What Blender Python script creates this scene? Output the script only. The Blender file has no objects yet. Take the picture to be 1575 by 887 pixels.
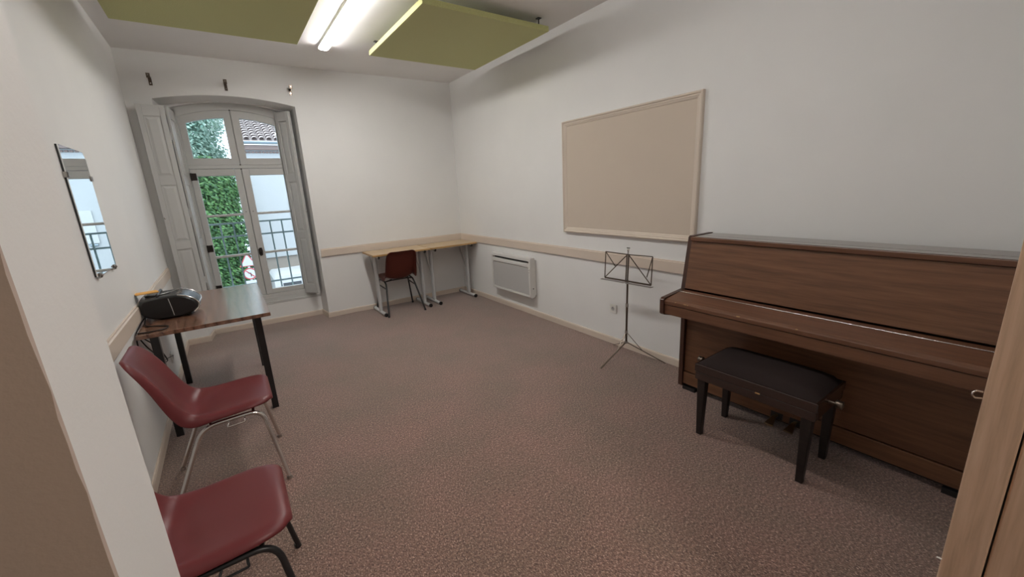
import bpy, bmesh, math, random
from math import pi, sin, cos, radians, sqrt, atan2
from mathutils import Vector, Matrix

U = 0.92                      # every length below is in survey units of 0.92 m
SC = bpy.context.scene
COL = SC.collection
random.seed(7)

# ------------------------------------------------------------------ camera
cam_d = bpy.data.cameras.new('camera')
cam = bpy.data.objects.new('camera', cam_d); COL.objects.link(cam)
cam_d.sensor_fit = 'HORIZONTAL'; cam_d.sensor_width = 36.0
cam_d.lens = 36.0 * 620.49 / 1575.0
cam_d.clip_start = 0.02; cam_d.clip_end = 200
RT = (0.81566436, -0.57645782, -0.04886764)
UP = (0.17873431, 0.17076033, 0.96896592)
FW = (0.55022332, 0.79908529, -0.24231591)
M = Matrix(((RT[0], UP[0], -FW[0]), (RT[1], UP[1], -FW[1]), (RT[2], UP[2], -FW[2])))
cam.matrix_world = Matrix.Translation(Vector((-3.0291, -5.7504, 1.6)) * U) @ M.to_4x4()
SC.camera = cam

# ------------------------------------------------------------------ world, exposure, sun
SC.view_settings.view_transform = 'Standard'
SC.view_settings.look = 'None'
SC.view_settings.gamma = 1.0
SC.view_settings.use_curve_mapping = False
SC.view_settings.exposure = 0.16
w = bpy.data.worlds.new('overcast_sky'); SC.world = w
w.use_nodes = True
nt = w.node_tree; nt.nodes.clear()
wo = nt.nodes.new('ShaderNodeOutputWorld'); bg = nt.nodes.new('ShaderNodeBackground')
tc = nt.nodes.new('ShaderNodeTexCoord'); sx = nt.nodes.new('ShaderNodeSeparateXYZ')
cr = nt.nodes.new('ShaderNodeValToRGB')
cr.color_ramp.elements[0].position = 0.0; cr.color_ramp.elements[0].color = (0.70, 0.84, 1.0, 1)
cr.color_ramp.elements[1].position = 0.8; cr.color_ramp.elements[1].color = (0.82, 0.92, 1.0, 1)
nt.links.new(tc.outputs['Generated'], sx.inputs[0]); nt.links.new(sx.outputs['Z'], cr.inputs[0])
nt.links.new(cr.outputs[0], bg.inputs[0]); bg.inputs[1].default_value = 2.9
nt.links.new(bg.outputs[0], wo.inputs[0])
TUBE_POWER = 60.0             # emission of the LED tubes' diffusers

# ------------------------------------------------------------------ materials
def mat(name, col=(.5, .5, .5), rough=.5, metal=0., coat=0., spec=.5, sheen=0., emit=None, estr=0.):
    m = bpy.data.materials.new(name); m.use_nodes = True
    p = m.node_tree.nodes['Principled BSDF']
    p.inputs['Base Color'].default_value = (*col, 1); p.inputs['Roughness'].default_value = rough
    p.inputs['Metallic'].default_value = metal; p.inputs['Coat Weight'].default_value = coat
    p.inputs['Specular IOR Level'].default_value = spec
    p.inputs['Sheen Weight'].default_value = sheen
    if emit: p.inputs['Emission Color'].default_value = (*emit, 1); p.inputs['Emission Strength'].default_value = estr
    return m
def nd(m, t): return m.node_tree.nodes.new(t)
def lk(m, a, b): m.node_tree.links.new(a, b)
def P(m): return m.node_tree.nodes['Principled BSDF']
def coords(m, scale=(1, 1, 1), rot=(0, 0, 0)):
    t = nd(m, 'ShaderNodeTexCoord'); mp = nd(m, 'ShaderNodeMapping')
    mp.inputs['Scale'].default_value = scale; mp.inputs['Rotation'].default_value = rot
    lk(m, t.outputs['Object'], mp.inputs[0]); return mp.outputs[0]
def noise(m, v, scale, detail=3, rough=.55, dist=0.):
    n = nd(m, 'ShaderNodeTexNoise'); n.inputs['Scale'].default_value = scale
    n.inputs['Detail'].default_value = detail; n.inputs['Roughness'].default_value = rough
    n.inputs['Distortion'].default_value = dist
    lk(m, v, n.inputs['Vector']); return n.outputs['Fac']
def ramp(m, f, stops):
    r = nd(m, 'ShaderNodeValToRGB'); e = r.color_ramp.elements
    while len(e) < len(stops): e.new(.5)
    for k, (p, c) in enumerate(stops): e[k].position = p; e[k].color = (*c, 1)
    lk(m, f, r.inputs[0]); return r.outputs[0]
def mix(m, f, a, b, mode='MIX'):
    x = nd(m, 'ShaderNodeMix'); x.data_type = 'RGBA'; x.blend_type = mode
    if isinstance(f, (int, float)): x.inputs[0].default_value = f
    else: lk(m, f, x.inputs[0])
    for s, i in ((a, 6), (b, 7)):
        if isinstance(s, tuple): x.inputs[i].default_value = (*s, 1)
        else: lk(m, s, x.inputs[i])
    return x.outputs[2]
def bump(m, f, strength=.1, dist=.002):
    b = nd(m, 'ShaderNodeBump'); b.inputs['Strength'].default_value = strength; b.inputs['Distance'].default_value = dist
    lk(m, f, b.inputs['Height']); lk(m, b.outputs[0], P(m).inputs['Normal'])
def paint(name, col, rough=.6, bs=.25, scale=140., bd=.0012, var=.04):
    m = mat(name, col, rough, spec=.35); v = coords(m)
    n = noise(m, v, 2.2, 3)
    c2 = tuple(x * (1 - var) for x in col)
    lk(m, mix(m, n, c2, tuple(min(1, x * (1 + var)) for x in col)), P(m).inputs['Base Color'])
    bump(m, noise(m, v, scale, 3, .6), bs, bd); return m
def wood(name, dark, mid, light, axis='Y', rough=.35, fine=60., spec=.5, coat=0., broad=6.):
    m = mat(name, mid, rough, coat=coat, spec=spec)
    s = {'X': (.06, 1, 1), 'Y': (1, .06, 1), 'Z': (1, 1, .06)}[axis]
    v = coords(m, s)
    a = noise(m, v, fine, 4, .6, .3); b = noise(m, v, broad, 3, .5, .6)
    c1 = ramp(m, a, [(.32, dark), (.52, mid), (.72, light)])
    c2 = ramp(m, b, [(.35, dark), (.6, mid)])
    lk(m, mix(m, .4, c1, c2), P(m).inputs['Base Color'])
    bump(m, a, .08, .0006); return m

m_wall = paint('white_wall_paint', (.81, .805, .79))
m_ceil = paint('white_ceiling_paint', (.88, .87, .855), .7, .12)
m_trim = paint('beige_gloss_paint', (.68, .58, .49), .38, .1, 60.)
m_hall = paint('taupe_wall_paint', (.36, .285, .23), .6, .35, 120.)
m_joinery = paint('grey_white_joinery_paint', (.55, .55, .535), .42, .18, 60., .001, .05)
m_board = paint('beige_board_cloth', (.62, .53, .44), .85, .5, 500., .0006, .03)
m_boardf = paint('beige_frame_paint', (.68, .59, .50), .4, .05)
m_plaster = paint('pale_render', (.49, .50, .505), .85, .4, 12., .01)
m_beige = paint('beige_render', (.43, .37, .32), .85, .4, 12., .01)
m_red_edge = mat('rough_paint_edge', (.52, .42, .36), .8)

# carpet
m_carpet = mat('brown_flecked_carpet', (.12, .09, .08), .95, spec=.25, sheen=.7)
P(m_carpet).inputs['Sheen Roughness'].default_value = .45
v = coords(m_carpet); v2 = coords(m_carpet, (1, .55, 1), (0, 0, .6))
n1 = noise(m_carpet, v2, 190, 4, .75); n2 = noise(m_carpet, v, 85, 4, .75); n3 = noise(m_carpet, v, 2.2, 4, .6)
c = ramp(m_carpet, n1, [(.32, (.05, .026, .020)), (.44, (.185, .115, .093)), (.56, (.28, .187, .153)), (.66, (.74, .58, .49))])
c = mix(m_carpet, .75, c, ramp(m_carpet, n2, [(.36, (.35, .30, .29)), (.5, (.85, .83, .81)), (.62, (1.4, 1.34, 1.28))]), 'MULTIPLY')
c = mix(m_carpet, .8, c, ramp(m_carpet, n3, [(.35, (.82, .85, .80)), (.65, (1.1, .98, .98))]), 'MULTIPLY')
lk(m_carpet, c, P(m_carpet).inputs['Base Color'])
bump(m_carpet, n1, .4, .002)

m_piano = wood('dark_brown_veneer', (.10, .046, .024), (.175, .080, .040), (.24, .116, .058), 'Y', .33, 55.)
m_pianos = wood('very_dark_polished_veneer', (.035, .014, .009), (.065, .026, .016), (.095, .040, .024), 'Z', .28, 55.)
m_pianol = wood('dark_brown_polished_lid', (.06, .034, .022), (.10, .058, .036), (.14, .08, .05), 'Y', .15, 55., coat=.6)
m_pianoh = wood('dark_brown_polished_edge', (.09, .038, .02), (.155, .07, .038), (.21, .10, .055), 'Y', .28, 55.)
m_oak = wood('light_oak', (.50, .335, .22), (.69, .48, .33), (.80, .59, .43), 'Z', .5, 75., broad=14.)
m_beech = wood('beech_laminate', (.50, .36, .215), (.58, .43, .265), (.64, .49, .32), 'X', .35, 60.)
m_beeche = wood('beech_edge', (.40, .23, .09), (.50, .31, .13), (.56, .36, .17), 'X', .35, 60.)
m_blackp = mat('black_plastic', (.012, .012, .013), .3)
m_blackm = mat('black_painted_steel', (.013, .013, .014), .32, spec=.6)
m_blackw = wood('ebonised_wood', (.008, .006, .006), (.014, .010, .009), (.022, .014, .012), 'Y', .35, 70.)
m_benchw = wood('dark_mahogany', (.018, .009, .007), (.030, .014, .011), (.045, .020, .015), 'Y', .2, 70., coat=.5)
m_cloth = paint('black_velvet', (.026, .018, .017), .9, .4, 300., .0006); P(m_cloth).inputs['Specular IOR Level'].default_value = .15
m_chrome = mat('chrome', (.72, .70, .68), .16, 1.)
m_steel = mat('dull_steel', (.45, .43, .41), .3, 1.)
m_nickel = mat('bronzed_nickel', (.16, .13, .105), .33, 1.)
m_brassd = mat('dark_brass', (.45, .36, .22), .28, 1.)
m_greym = mat('light_grey_painted_steel', (.52, .52, .52), .4)
m_whitep = mat('white_plastic', (.80, .79, .76), .4)
m_heat = mat('white_enamel', (.72, .71, .68), .35)
m_rail = mat('grey_green_railing_paint', (.20, .27, .28), .5)
m_hinge = mat('dark_bronze_hinge', (.035, .028, .024), .4, .6)
m_shell = paint('burgundy_plastic', (.145, .026, .028), .36, .25, 260., .0004, .08)
m_shellb = paint('rust_brown_plastic', (.095, .020, .013), .36, .25, 260., .0004, .08)
m_orange = mat('orange_card', (.80, .42, .09), .6)
m_grille = mat('grey_grille', (.25, .25, .25), .5)
v = coords(m_grille); ww = nd(m_grille, 'ShaderNodeTexWave'); ww.bands_direction = 'Z'; ww.inputs['Scale'].default_value = 60; lk(m_grille, v, ww.inputs[0])
lk(m_grille, ramp(m_grille, ww.outputs['Fac'], [(0, (.44, .44, .43)), (1, (.56, .55, .54))]), P(m_grille).inputs['Base Color'])
m_green = mat('green_acoustic_felt', (.37, .37, .11), .95, spec=.1, sheen=.2)
v = coords(m_green); n = noise(m_green, v, 220, 3, .7)
lk(m_green, ramp(m_green, n, [(.3, (.47, .48, .21)), (.7, (.63, .63, .31))]), P(m_green).inputs['Base Color']); bump(m_green, n, .3, .001)
m_tube = mat('led_diffuser', (.9, .9, .9), .5, emit=(1.0, .975, .94), estr=TUBE_POWER)
m_tube_added = mat('added_led_diffuser', (.9, .9, .9), .5, emit=(1.0, .975, .94), estr=TUBE_POWER * .55)
m_hall_added = mat('added_hall_diffuser', (.9, .9, .9), .5, emit=(1.0, .93, .85), estr=110.0)
m_mirror = mat('mirror_silver', (.86, .90, .90), .01, 1.)
m_dglass = mat('dark_window_glass', (.03, .035, .04), .08)
m_roof = paint('clay_tile', (.46, .40, .39), .85, .5, 30., .01, .3)
m_gutter = mat('zinc_gutter', (.30, .36, .40), .45, .4)
m_eave = paint('brown_eave', (.27, .20, .18), .8, .4, 20.)
m_redp = mat('red_sign_paint', (.50, .07, .08), .4)
m_signw = mat('white_sign_paint', (.55, .55, .55), .4)
m_asph = paint('street_asphalt', (.18, .18, .19), .9, .4, 40.)
m_bark = paint('bark', (.10, .07, .05), .9, .6, 20.)

# walnut laminate with strong figure across the board
m_walnut = mat('walnut_laminate', (.2, .1, .06), .22, spec=.6, coat=.7)
P(m_walnut).inputs['Coat Roughness'].default_value = .2
v = coords(m_walnut, (1, .16, 1))
nn = nd(m_walnut, 'ShaderNodeTexNoise'); nn.inputs['Scale'].default_value = 2.2; nn.inputs['Detail'].default_value = 2; lk(m_walnut, v, nn.inputs['Vector'])
wv = nd(m_walnut, 'ShaderNodeTexWave'); wv.bands_direction = 'X'; wv.inputs['Scale'].default_value = 5.5
wv.inputs['Distortion'].default_value = 5.5; wv.inputs['Detail'].default_value = 2.5; wv.inputs['Detail Scale'].default_value = 1.2
lk(m_walnut, v, wv.inputs['Vector'])
c1 = ramp(m_walnut, wv.outputs['Fac'], [(.0, (.085, .035, .022)), (.10, (.19, .088, .052)), (.5, (.235, .115, .07)), (1., (.29, .145, .09))])
c2 = noise(m_walnut, coords(m_walnut, (1, .08, 1)), 90, 3, .6)
lk(m_walnut, mix(m_walnut, .35, c1, ramp(m_walnut, c2, [(.35, (.09, .045, .03)), (.65, (.30, .17, .11))])), P(m_walnut).inputs['Base Color'])

# window glass: mostly clear with a faint mirror layer
m_glass = bpy.data.materials.new('window_glass'); m_glass.use_nodes = True
gt = m_glass.node_tree; gt.nodes.clear()
o_ = gt.nodes.new('ShaderNodeOutputMaterial'); t_ = gt.nodes.new('ShaderNodeBsdfTransparent'); g_ = gt.nodes.new('ShaderNodeBsdfGlossy')
f_ = gt.nodes.new('ShaderNodeFresnel'); x_ = gt.nodes.new('ShaderNodeMixShader')
t_.inputs[0].default_value = (.96, .98, .98, 1); g_.inputs['Roughness'].default_value = .01; f_.inputs[0].default_value = 1.3
gt.links.new(f_.outputs[0], x_.inputs[0]); gt.links.new(t_.outputs[0], x_.inputs[1]); gt.links.new(g_.outputs[0], x_.inputs[2]); gt.links.new(x_.outputs[0], o_.inputs[0])

def leafmat(name, a, b):
    m = mat(name, a, .55, spec=.4)
    g = nd(m, 'ShaderNodeNewGeometry')
    lk(m, ramp(m, g.outputs['Random Per Island'], [(0, a), (1, b)]), P(m).inputs['Base Color'])
    P(m).inputs['Subsurface Weight'].default_value = 0.
    return m
m_leafd = leafmat('dark_ivy_leaves', (.02, .065, .03), (.13, .28, .085))
m_leafl = leafmat('pale_tree_leaves', (.22, .38, .31), (.46, .60, .50))

# ------------------------------------------------------------------ mesh builder (survey units)
class MB:
    def __init__(s, org=(0, 0, 0)): s.v = []; s.f = []; s.sm = []; s.mi = []; s.o = Vector(org); s.cur = 0
    def add(s, vs, fs, smooth=False):
        b = len(s.v); s.v += [Vector(x) - s.o for x in vs]
        for f in fs: s.f.append([i + b for i in f]); s.sm.append(smooth); s.mi.append(s.cur)
        return s
    def box(s, x0, x1, y0, y1, z0, z1):
        vs = [(x, y, z) for z in (z0, z1) for y in (y0, y1) for x in (x0, x1)]
        return s.add(vs, [(0, 2, 3, 1), (4, 5, 7, 6), (0, 1, 5, 4), (2, 6, 7, 3), (0, 4, 6, 2), (1, 3, 7, 5)])
    def obox(s, c, ax, ay, az):
        c = Vector(c); ax, ay, az = Vector(ax), Vector(ay), Vector(az)
        vs = [c + ax * i + ay * j + az * k for k in (-1, 1) for j in (-1, 1) for i in (-1, 1)]
        return s.add(vs, [(0, 2, 3, 1), (4, 5, 7, 6), (0, 1, 5, 4), (2, 6, 7, 3), (0, 4, 6, 2), (1, 3, 7, 5)])
    def bar(s, a, b, w, h, up=(0, 0, 1)):
        a, b = Vector(a), Vector(b); d = (b - a); L = d.length; d.normalize()
        x = d.cross(Vector(up))
        if x.length < 1e-4: x = d.cross(Vector((1, 0, 0)))
        x.normalize(); y = x.cross(d)
        return s.obox((a + b) / 2, x * w / 2, d * L / 2, y * h / 2)
    def loft(s, A, B, smooth=False, caps=True):      # two rings of equal count
        n = len(A); vs = list(A) + list(B)
        fs = [(i, (i + 1) % n, (i + 1) % n + n, i + n) for i in range(n)]
        s.add(vs, fs, smooth)
        if caps: s.add(list(A), [tuple(range(n))][::1]); s.f[-1].reverse(); s.add(list(B), [tuple(range(n))])
        return s
    def prism_y(s, poly, y0, y1): return s.loft([(x, y0, z) for x, z in poly], [(x, y1, z) for x, z in poly])
    def prism_x(s, poly, x0, x1): return s.loft([(x0, y, z) for y, z in poly], [(x1, y, z) for y, z in poly])
    def prism_z(s, poly, z0, z1): return s.loft([(x, y, z0) for x, y in poly], [(x, y, z1) for x, y in poly])
    def tube(s, pts, r, n=10, closed=False, caps=True, flat=1.):
        pts = [Vector(p) for p in pts]; m = len(pts)
        rs = r if isinstance(r, (list, tuple)) else [r] * m
        T = []
        for i in range(m):
            a = pts[(i - 1) % m] if (closed or i > 0) else pts[i]
            b = pts[(i + 1) % m] if (closed or i < m - 1) else pts[i]
            T.append((b - a).normalized())
        up = Vector((0, 0, 1)) if abs(T[0].z) < .9 else Vector((1, 0, 0))
        x = T[0].cross(up).normalized(); rings = []
        for i in range(m):
            x = (x - T[i] * x.dot(T[i])).normalized(); y = T[i].cross(x)
            rings.append([pts[i] + (x * cos(2 * pi * k / n) + y * sin(2 * pi * k / n) * flat) * rs[i] for k in range(n)])
        vs = [p for r_ in rings for p in r_]; fs = []
        for i in range(m if closed else m - 1):
            j = (i + 1) % m
            for k in range(n): fs.append((i * n + k, i * n + (k + 1) % n, j * n + (k + 1) % n, j * n + k))
        s.add(vs, fs, True)
        if caps and not closed:
            s.add(rings[0], [tuple(reversed(range(n)))]); s.add(rings[-1], [tuple(range(n))])
        return s
    def cyl(s, a, b, r, n=16, r2=None): return s.tube([a, b], [r, r if r2 is None else r2], n)
    def ball(s, c, r, sx=1, sy=1, sz=1, n=12):
        c = Vector(c); rings = []
        for i in range(1, n):
            t = pi * i / n; rings.append([c + Vector((r * sx * sin(t) * cos(2 * pi * k / (2 * n)), r * sy * sin(t) * sin(2 * pi * k / (2 * n)), r * sz * cos(t))) for k in range(2 * n)])
        N = 2 * n; vs = [p for q in rings for p in q]; fs = []
        for i in range(len(rings) - 1):
            for k in range(N): fs.append((i * N + k, (i + 1) * N + k, (i + 1) * N + (k + 1) % N, i * N + (k + 1) % N))
        b = len(vs); vs += [c + Vector((0, 0, r * sz)), c - Vector((0, 0, r * sz))]
        for k in range(N): fs.append((b, k, (k + 1) % N)); fs.append((b + 1, (len(rings) - 1) * N + (k + 1) % N, (len(rings) - 1) * N + k))
        return s.add(vs, fs, True)
    def build(s, name, m, parent=None, bevel=0, seg=2, kind=None, loc=None, rz=0, label=None, cat=None, group=None, fix=True):
        me = bpy.data.meshes.new(name)
        me.from_pydata([tuple(x * U) for x in s.v], [], s.f); 
        for p, q, i in zip(me.polygons, s.sm, s.mi): p.use_smooth = q; p.material_index = i
        for mm in (m if isinstance(m, (list, tuple)) else [m]): me.materials.append(mm)
        if fix:
            b = bmesh.new(); b.from_mesh(me); bmesh.ops.recalc_face_normals(b, faces=b.faces); b.to_mesh(me); b.free()
        o = bpy.data.objects.new(name, me); COL.objects.link(o)
        if parent: o.parent = parent
        if loc is not None: o.location = Vector(loc) * U
        o.rotation_euler.z = rz
        if bevel:
            bv = o.modifiers.new('bevel', 'BEVEL'); bv.width = bevel * U; bv.segments = seg; bv.limit_method = 'ANGLE'; bv.angle_limit = radians(40)
        if kind: o['kind'] = kind
        if label: o['label'] = label
        if cat: o['category'] = cat
        if group: o['group'] = group
        return o
def thing(name, label, cat, org=(0, 0, 0), rz=0, group=None, kind=None):
    o = bpy.data.objects.new(name, None); COL.objects.link(o); o.empty_display_size = .1
    o.location = Vector(org) * U; o.rotation_euler.z = rz
    if kind: o['kind'] = kind
    else: o['label'] = label; o['category'] = cat
    if group: o['group'] = group
    return o
def fillet(pts, r, n=6):
    pts = [Vector(p) for p in pts]; out = [pts[0]]
    for i in range(1, len(pts) - 1):
        p = pts[i]; a = (pts[i - 1] - p); b = (pts[i + 1] - p)
        ri = min(r, a.length * .49, b.length * .49)
        A = p + a.normalized() * ri; B = p + b.normalized() * ri
        for k in range(n + 1):
            t = k / n; out.append(A * (1 - t) ** 2 + p * 2 * t * (1 - t) + B * t * t)
    out.append(pts[-1]); return out

WR = -0.02       # the window wall stands a touch out of square
def wpt(x, y, z=0): return (x * cos(WR) - y * sin(WR), x * sin(WR) + y * cos(WR), z)

W_, H_ = -3.64, 3.123
# ------------------------------------------------------------------ room shell
def arch(u0, u1, zs, rise, n=14, rev=False):
    L = [(u0 + (u1 - u0) * k / n, zs + rise * (1 - (2 * k / n - 1) ** 2)) for k in range(n + 1)]
    return L[::-1] if rev else L

b = MB(); b.box(-3.80, .2, -5.19, .6, -.12, 0); b.build('floor', m_carpet, kind='structure')
b = MB(); b.box(-4.6, .2, -8.2, -5.19, -.12, 0); b.build('floor_hall', m_carpet, kind='structure')
b = MB(); b.box(-3.80, .2, -5.35, .65, H_, H_ + .15); b.build('ceiling', m_ceil, kind='structure')
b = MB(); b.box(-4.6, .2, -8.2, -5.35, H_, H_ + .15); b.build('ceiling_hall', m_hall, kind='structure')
b = MB(); b.box(-3.82, W_, -5.20, .6, 0, H_); b.build('wall_left', m_wall, kind='structure')
b = MB(); b.box(0, .2, -5.85, .6, 0, H_); b.build('wall_right', m_wall, kind='structure')

# window wall with a splayed, arched niche (u along the wall, v into it)
NF = (-3.425, -2.092, 2.675, .072); NB = (-3.392, -2.128, 2.655, .075); V1 = .255
WO = (-3.33, -2.18, 2.64, .085)
b = MB()
b.box(-3.75, NF[0], 0, V1, 0, H_); b.box(NF[1], .0, 0, V1, 0, H_)
AF = arch(*NF); AB = arch(*NB)
for k in range(len(AF) - 1):           # wall above the arch and the soffit
    (xa, za), (xb, zb) = AF[k], AF[k + 1]; (xc, zc), (xd, zd) = AB[k], AB[k + 1]
    b.add([(xa, 0, za), (xb, 0, zb), (xb, 0, H_), (xa, 0, H_)], [(0, 1, 2, 3)])
    b.add([(xa, 0, za), (xb, 0, zb), (xd, V1, zd), (xc, V1, zc)], [(0, 1, 2, 3)])
b.add([(NF[0], 0, 0), (NB[0], V1, 0), (NB[0], V1, NB[2]), (NF[0], 0, NF[2])], [(0, 1, 2, 3)])
b.add([(NF[1], 0, 0), (NB[1], V1, 0), (NB[1], V1, NB[2]), (NF[1], 0, NF[2])], [(0, 1, 2, 3)])
# rear layer with the window opening
V2 = .50
b.box(-3.75, WO[0], V1, V2, 0, H_); b.box(WO[1], .0, V1, V2, 0, H_); b.box(WO[0], WO[1], V1, V2, 0, .262)
AW = arch(*WO)
b.loft([(x, V1, z) for x, z in AW] + [(WO[1], V1, H_), (WO[0], V1, H_)], [(x, V2, z) for x, z in AW] + [(WO[1], V2, H_), (WO[0], V2, H_)])
b.build('wall_back', m_wall, kind='structure', rz=WR, fix=False)

# entrance: plaster pier on the left, timber jamb on the right, skewed head above
b = MB()
XB, YB, YA = -3.15, -5.189, -5.352
b.add([(W_ - .9, YB, 0), (XB, YB, 0), (XB, YB, H_), (W_ - .9, YB, H_)], [(0, 1, 2, 3)])
N = 150; jit = []
for k in range(N + 1):
    q = random.random(); jit.append((random.random() - .5) * .0016 + (.0035 if q > .93 else 0))
for k in range(N):                     # reveal, its near arris slightly ragged where two paints meet
    z0, z1 = H_ * k / N, H_ * (k + 1) / N
    b.add([(XB, YB, z0), (XB, YA + .004, z0), (XB, YA + .004, z1), (XB, YB, z1)], [(0, 1, 2, 3)])
b.cur = 2
for k in range(N):
    z0, z1 = H_ * k / N, H_ * (k + 1) / N
    b.add([(XB, YA + .004, z0), (XB + jit[k], YA - .001, z0), (XB + jit[k + 1], YA - .001, z1), (XB, YA + .004, z1)], [(0, 1, 2, 3)])
b.cur = 1
for k in range(N):
    z0, z1 = H_ * k / N, H_ * (k + 1) / N
    b.add([(XB + jit[k], YA - .001, z0), (XB - .9, YA, z0), (XB - .9, YA, z1), (XB + jit[k + 1], YA - .001, z1)], [(0, 1, 2, 3)])
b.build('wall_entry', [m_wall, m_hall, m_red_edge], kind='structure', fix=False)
XJ = -1.90; YJ = -5.69
b = MB(); b.box(XJ + .06, .2, -5.86, YJ - .001, 0, H_); b.build('wall_front', m_wall, kind='structure')
b = MB(); b.prism_z([(XB, YB), (XB, YA), (XJ + .06, -5.86), (XJ + .06, YJ)], 2.35, H_); b.build('wall_header', m_wall, kind='structure')
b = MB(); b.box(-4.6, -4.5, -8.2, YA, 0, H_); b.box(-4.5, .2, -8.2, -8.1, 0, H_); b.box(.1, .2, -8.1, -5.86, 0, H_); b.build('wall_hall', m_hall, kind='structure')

# timber door frame on the right of the entrance
b = MB(); b.box(XJ, XJ + .06, -5.7445, YJ + .002, 0, 2.35)
dj = b.build('door_1', m_oak, kind='structure', bevel=.003)
b = MB(); b.box(XJ + .010, XJ + .06, -5.90, -5.7475, 0, 2.35); b.build('rebate', m_oak, dj, bevel=.003)
b = MB()
zc = 1.165
b.tube([(XJ + .012, YJ + .004, zc + .006), (XJ + .008, YJ + .012, zc + .007), (XJ + .002, YJ + .016, zc + .004), (XJ + .002, YJ + .016, zc - .002), (XJ + .008, YJ + .012, zc - .008), (XJ + .016, YJ + .004, zc - .009)], .0016, 6)
b.build('strike_plate', m_chrome, dj)
b = MB(); b.tube([(XJ - .001, YJ + .001, .78), (XJ - .004, YJ + .008, .782)], .0015, 6); b.build('nail', m_whitep, dj)

# skirting boards
BH = .07; BT = .014
def base(name, pts, closed=False, rz=0, flip=1):
    """pts: polyline along the wall foot, board grows to the left of travel"""
    b = MB(); n = len(pts); off = []
    for i in range(n):
        ds = []
        if i > 0: ds.append((Vector(pts[i]) - Vector(pts[i - 1])).normalized())
        if i < n - 1: ds.append((Vector(pts[i + 1]) - Vector(pts[i])).normalized())
        ns = [Vector((-d.y, d.x)) * flip for d in ds]
        m_ = sum(ns, Vector((0, 0))) ; m_.normalize(); m_ *= 1 / max(.3, m_.dot(ns[0]))
        off.append(m_)
    prof = [(0.0005, .001), (BT, .001), (BT, BH - .012), (BT - .005, BH), (0.0005, BH)]
    for i in range(n - 1):
        A = [(pts[i][0] + off[i].x * t, pts[i][1] + off[i].y * t, z) for t, z in prof]
        B = [(pts[i + 1][0] + off[i + 1].x * t, pts[i + 1][1] + off[i + 1].y * t, z) for t, z in prof]
        b.loft(A, B)
    return b.build(name, m_trim, kind='structure', rz=rz)
base('baseboard_right', [(0, -.001), (0, -5.685)], flip=-1)
base('baseboard_left', [(W_, -5.18), (W_, .060)], flip=-1)
base('baseboard_back', [(W_ + .015, 0), (NF[0], 0), (NB[0], V1), (NB[1], V1), (NF[1], 0), (-.016, 0)], rz=WR, flip=-1)

# dado boards
def dado_prof(): return [(0.0005, .835), (.018, .835), (.020, .84), (.020, .925), (.012, .930), (.012, .938), (0.0005, .938)]
b = MB(); b.loft([(-t, -.02, z) for t, z in dado_prof()], [(-t, -5.685, z) for t, z in dado_prof()]); b.build('trim_1', m_trim, kind='structure')
b = MB(); b.loft([(NF[1] + .02, -t, z) for t, z in dado_prof()], [(-.001, -t, z) for t, z in dado_prof()]); b.build('trim_2', m_trim, kind='structure', rz=WR)
b = MB(); b.loft([(W_ + t, -5.185, z) for t, z in dado_prof()], [(W_ + t, -.03 - (.02 if t > .015 else 0), z) for t, z in dado_prof()]); b.build('trim_3', m_trim, kind='structure')

# ------------------------------------------------------------------ window_1
win = thing('window_1', None, None, kind='structure', rz=WR)
VF0, VF1 = .29, .36        # frame depth
u0, u1, uc = -3.272, -2.246, -2.762
# outer frame
b = MB()
fo = arch(-3.315, -2.195, 2.64, .085); fi = arch(u0, u1, 2.553, .096)
for k in range(len(fo) - 1):
    q = [fo[k], fo[k + 1], fi[k + 1], fi[k]]; b.prism_y(q, VF0, VF1)
b.box(-3.315, u0, VF0, VF1, .35, 2.64); b.box(u1, -2.195, VF0, VF1, .35, 2.64)
b.box(-3.315, -2.195, VF0 - .01, VF1, .35, .395)
b.box(u0, u1, VF0 + .002, VF1, 1.988, 2.028); b.box(uc - .015, uc + .015, VF1 - .0055, VF1 + .012, .395, 2.64)
b.build('window_frame', m_joinery, win, bevel=.004)
b = MB(); b.box(NB[0], NB[1], V1 - .004, VF0, .262, .295); b.box(-3.33, -2.18, .272, .36, .262, .35)
b.build('window_sill', m_joinery, win, bevel=.004)
# upper lights
def zarch(u): t = (u - u0) / (u1 - u0); return 2.553 + .096 * (1 - (2 * t - 1) ** 2)
def upper(ua, ub, ga, gb):
    s = MB(); va, vb = VF0 + .006, VF1 - .006
    s.box(ua, ga, va, vb, 2.03, min(zarch(ua), zarch(ga)) - .002); s.box(gb, ub, va, vb, 2.03, min(zarch(gb), zarch(ub)) - .002)
    s.box(ga, gb, va, vb, 2.03, 2.106)
    n = 10
    for k in range(n):
        a, c = ua + (ub - ua) * k / n, ua + (ub - ua) * (k + 1) / n
        s.prism_y([(a, zarch(a) - .002), (c, zarch(c) - .002), (c, zarch(c) - .083), (a, zarch(a) - .083)], va - .0005, vb + .0005)
    o = s.build('upper_sash', m_joinery, win)
    g = MB(); m_ = (va + vb) / 2
    n = 8; poly = [(ga - .004, 2.10), (gb + .004, 2.10)] + [(gb + (ga - gb) * k / n, zarch(gb + (ga - gb) * k / n) - .078) for k in range(n + 1)]
    g.prism_y(poly, m_ - .002, m_ + .002); g.build('pane', m_glass, o)
upper(u0 + .003, uc - .003, -3.206, -2.838); upper(uc + .003, u1 - .003, -2.682, -2.316)
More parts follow.
